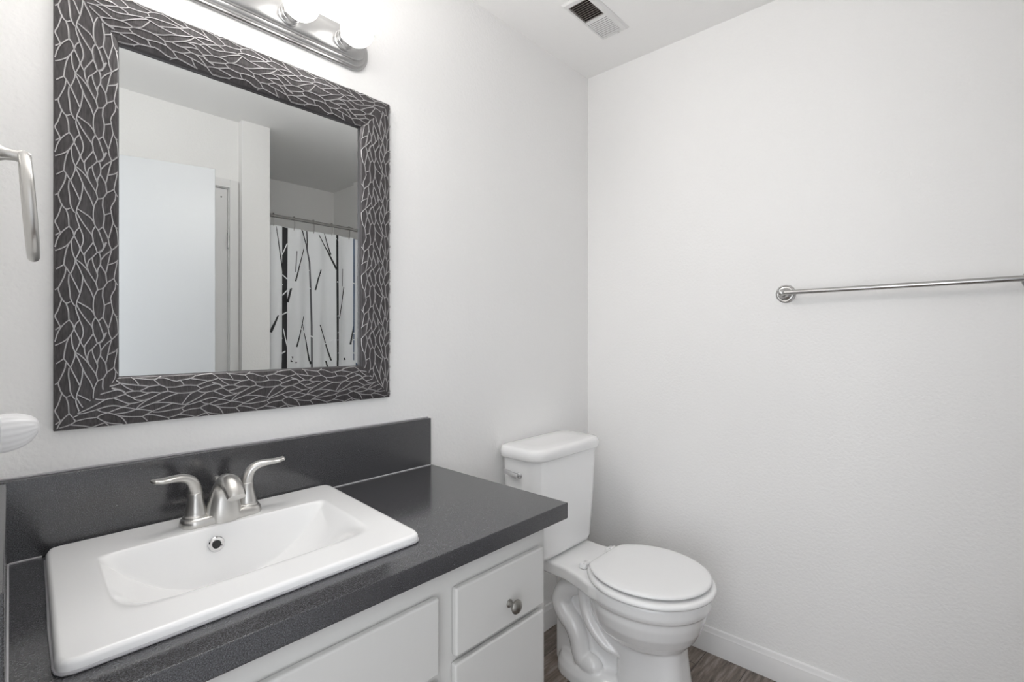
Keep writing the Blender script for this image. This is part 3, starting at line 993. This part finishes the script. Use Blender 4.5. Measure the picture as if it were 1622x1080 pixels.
# tank
TC = 1.530
b = MB()
def tring(z, hx_, y0, y1, r):
    return rrect(TC, (y0 + y1) / 2, hx_, (y1 - y0) / 2, r, z, 8)
b.loft([tring(0.4125, 0.138, 1.150, 1.255, 0.045), tring(0.416, 0.158, 1.128, 1.270, 0.048), tring(0.424, 0.174, 1.117, 1.278, 0.050), tring(0.440, 0.180, 1.113, 1.282, 0.050), tring(0.60, 0.192, 1.106, 1.288, 0.052), tring(0.785, 0.198, 1.099, 1.293, 0.054), tring(0.787, 0.195, 1.10, 1.290, 0.054)])
b.obj('tank', M['ceramic'], to, angle=50)
b = MB()
b.loft([tring(0.7872, 0.203, 1.096, 1.296, 0.056), tring(0.789, 0.209, 1.090, 1.300, 0.058), tring(0.794, 0.212, 1.087, 1.302, 0.060), tring(0.814, 0.212, 1.087, 1.302, 0.060), tring(0.822, 0.209, 1.090, 1.299, 0.058), tring(0.8275, 0.205, 1.097, 1.294, 0.052), tring(0.8295, 0.19, 1.11, 1.28, 0.045), tring(0.830, 0.13, 1.15, 1.24, 0.03)])
b.obj('tank_lid', M['ceramic'], to, angle=60)
# flush lever on the tank's left side
LX = TC - 0.196
b = MB()
b.lathe([(0.001, -0.004), (0.0125, -0.004), (0.0125, 0.004), (0.0105, 0.007), (0.010, 0.014), (0.008, 0.018), (0.001, 0.019)], (LX + 0.002, 1.187, 0.731), (-1, 0, 0.05), 24)
pts = smooth_path([(LX - 0.015, 1.182, 0.731), (LX - 0.016, 1.205, 0.733), (LX - 0.015, 1.228, 0.737), (LX - 0.013, 1.248, 0.739)], 5)
b.tube(pts, [(0.0105 - 0.0020 * k / 15, 0.007 - 0.002 * k / 15) for k in range(len(pts))], 14)
b.obj('flush_lever', M['chrome'], to)

# ------------------------------------------------------------------ shower curtain and rod in the recess (seen in the mirror)
RYc = -0.43
RODZ = EYE + 0.724
cr = thing('shower_curtain_rod', 'metal curtain rod across the shower recess, seen in the mirror', 'curtain rod', (1.6, RYc, RODZ))
b = MB(); b.tube([(XS0 + 0.001, RYc, RODZ), (XS1 - 0.001, RYc, RODZ)], 0.0095, 20); b.obj('rod', M['rod'], cr)
for x, s_ in ((XS0 + 0.001, 1), (XS1 - 0.001, -1)):
    b = MB(); b.lathe([(0.001, 0), (0.024, 0), (0.024, 0.006), (0.015, 0.014), (0.0115, 0.022), (0.001, 0.022)], (x, RYc, RODZ), (s_, 0, 0), 24); b.obj('flange', M['rod'], cr)

F_ = 785.6; dxx, dyy = .7368, .6761
VIRT = 2 * yg - RYc                # the curtain's distance as the mirror shows it
def cz(px, py):
    """print position on the cloth (x, z)"""
    u, v = 400 + px / 3.6, 320 + py / 3.6
    a = (u - 811) / F_
    t = VIRT / (dyy - a * dxx)
    return (dxx + a * dyy) * t, EYE + (534 - v) / F_ * t
CX_0, CX_1, CZT, CZB = 1.195, 1.99, RODZ - 0.058, 0.12
def fold(x, z):
    k = (CZT - z) / (CZT - CZB)
    return RYc + (0.010 + 0.010 * k) * math.sin(2 * PI * (x - 1.20) / 0.125 + 0.5 * math.sin(3 * z)) + 0.006 * math.sin(2 * PI * x / 0.31 + 1)
sc_ = thing('shower_curtain', 'white shower curtain printed with black bare trees, seen in the mirror', 'shower curtain', (1.6, RYc, CZB))
b = MB()
NX, NZ_ = 120, 26
rows = []
for dy_ in (0.0, -0.0012):
    for j in range(NZ_ + 1):
        z = CZB + (CZT - CZB) * j / NZ_
        for i in range(NX + 1):
            x = CX_0 + (CX_1 - CX_0) * i / NX
            b.v.append((x, fold(x, z) + dy_, z))
N1 = (NX + 1) * (NZ_ + 1)
for s_ in (0, 1):
    for j in range(NZ_):
        for i in range(NX):
            a = s_ * N1 + j * (NX + 1) + i
            b.f.append((a, a + 1, a + NX + 2, a + NX + 1)); b.mi.append(0)
per_ = [i for i in range(NX + 1)] + [j * (NX + 1) + NX for j in range(1, NZ_ + 1)] + [NZ_ * (NX + 1) + i for i in range(NX - 1, -1, -1)] + [j * (NX + 1) for j in range(NZ_ - 1, 0, -1)]
for k in range(len(per_)):
    l = (k + 1) % len(per_)
    b.f.append((per_[k], per_[l], N1 + per_[l], N1 + per_[k])); b.mi.append(0)
def ribbon(pts, w, mi_, lift=0.0012):
    pts = [cz(*p) for p in pts]
    P = [Vector((x, z)) for x, z in pts]
    out = []
    for k in range(len(P) - 1):
        n = max(2, int((P[k + 1] - P[k]).length / 0.02))
        for j in range(n):
            out.append(P[k].lerp(P[k + 1], j / n))
    out.append(P[-1])
    ws = w if isinstance(w, (tuple, list)) else (w, w)
    rings = []
    for k, p in enumerate(out):
        t = (out[min(k + 1, len(out) - 1)] - out[max(k - 1, 0)]).normalized()
        n = Vector((-t.y, t.x))
        hw = (ws[0] + (ws[1] - ws[0]) * k / (len(out) - 1)) * 0.00115 / 2
        ring = []
        m_ = 4
        for q in range(m_ + 1):
            pp = p + n * hw * (q / m_ * 2 - 1)
            if not (CX_0 < pp.x < CX_1 and CZB < pp.y < CZT):
                pp = Vector((min(max(pp.x, CX_0), CX_1), min(max(pp.y, CZB), CZT)))
            ring.append((pp.x, fold(pp.x, pp.y) + lift, pp.y))
        rings.append(ring)
    b.cur = mi_
    b.loft(rings, False, False, closed=False)
    b.cur = 0
K, G, B_, W_ = 1, 2, 3, 4
LOW = 2400
for pts, w, mi_ in [
    ([(184, 145), (182, 500), (182, 955), (182, LOW)], 34, K), ([(477, 180), (478, 500), (479, 940), (480, LOW)], (13, 18), K),
    ([(600, 188), (600, 600), (600, LOW)], 22, B_), ([(596, 350), (598, 420)], 9, K),
    ([(130, 140), (150, 290), (170, 410)], (3, 8), K), ([(280, 145), (312, 240), (330, 340), (336, 500), (340, 700), (340, LOW)], 8, G), ([(315, 148), (319, 268)], 6, K),
    ([(375, 190), (430, 280), (472, 385)], (5, 10), K), ([(410, 175), (432, 255), (445, 300)], (4, 7), K),
    ([(296, 265), (265, 360), (243, 452)], (5, 7), K), ([(250, 280), (243, 400)], 4, G), ([(222, 490), (203, 572)], (9, 12), K),
    ([(388, 385), (370, 440), (357, 502)], 7, K), ([(518, 380), (515, 480)], 4, G), ([(526, 485), (512, 570), (490, 665)], (6, 8), K),
    ([(140, 645), (103, 742)], (6, 13), K), ([(296, 650), (268, 750), (247, 826)], (5, 8), K), ([(285, 690), (312, 790), (335, 945)], (4, 8), K),
    ([(380, 700), (412, 780), (447, 907)], (6, 7), K), ([(576, 690), (557, 812)], (5, 9), K), ([(225, 880), (222, 912)], 9, K), ([(530, 888), (533, 906)], 8, K),
    ([(420, 920), (430, 960)], 7, K), ([(247, 915), (243, 940)], 6, K),
]:
    ribbon(pts, w, mi_)
for pts, w in [
    ([(165, 300), (200, 235)], 6), ([(165, 415), (195, 435), (240, 465)], 6), ([(165, 532), (240, 470)], 6), ([(165, 642), (200, 627)], 6), ([(100, 890), (190, 850)], 7), ([(100, 810), (165, 775)], 7),
    ([(235, 540), (335, 490)], 6), ([(465, 450), (490, 463)], 6), ([(465, 640), (495, 658)], 7), ([(465, 735), (495, 752)], 6), ([(463, 786), (495, 786)], 6), ([(465, 852), (495, 868)], 6),
    ([(173, 722), (195, 800), (226, 905)], 6), ([(95, 490), (170, 470)], 6), ([(350, 625), (420, 610)], 5), ([(370, 835), (465, 780)], 6), ([(255, 710), (345, 770)], 7), ([(580, 455), (612, 468)], 6),
    ([(580, 740), (612, 750)], 6), ([(580, 785), (612, 785)], 6), ([(580, 855), (612, 862)], 6), ([(380, 415), (440, 385)], 5), ([(265, 360), (330, 390)], 5), ([(470, 210), (495, 230)], 5),
]:
    ribbon(pts, w, W_, 0.0018)
b.obj('cloth', [M['curtain'], M['ink'], M['ink_grey'], M['ink_blue'], M['ink_white']], sc_, angle=60)
for k in range(7):
    x = 1.215 + 0.122 * k
    b = MB()
    pts = [(x, RYc + 0.016 * math.cos(a), RODZ + 0.016 * math.sin(a) - 0.002) for a in (PI * (1.9 - 1.9 * j / 16) - 0.3 for j in range(17))]
    pts = [(x, RYc + 0.002, CZT - 0.012), (x, RYc + 0.012, CZT + 0.012)] + [(x, RYc + 0.0145 * math.cos(a), RODZ + 0.0145 * math.sin(a)) for a in (-0.7 + PI * 1.3 * j / 14 for j in range(15))]
    b.tube(pts, 0.0022, 8)
    b.obj('hook', M['rod'], sc_)
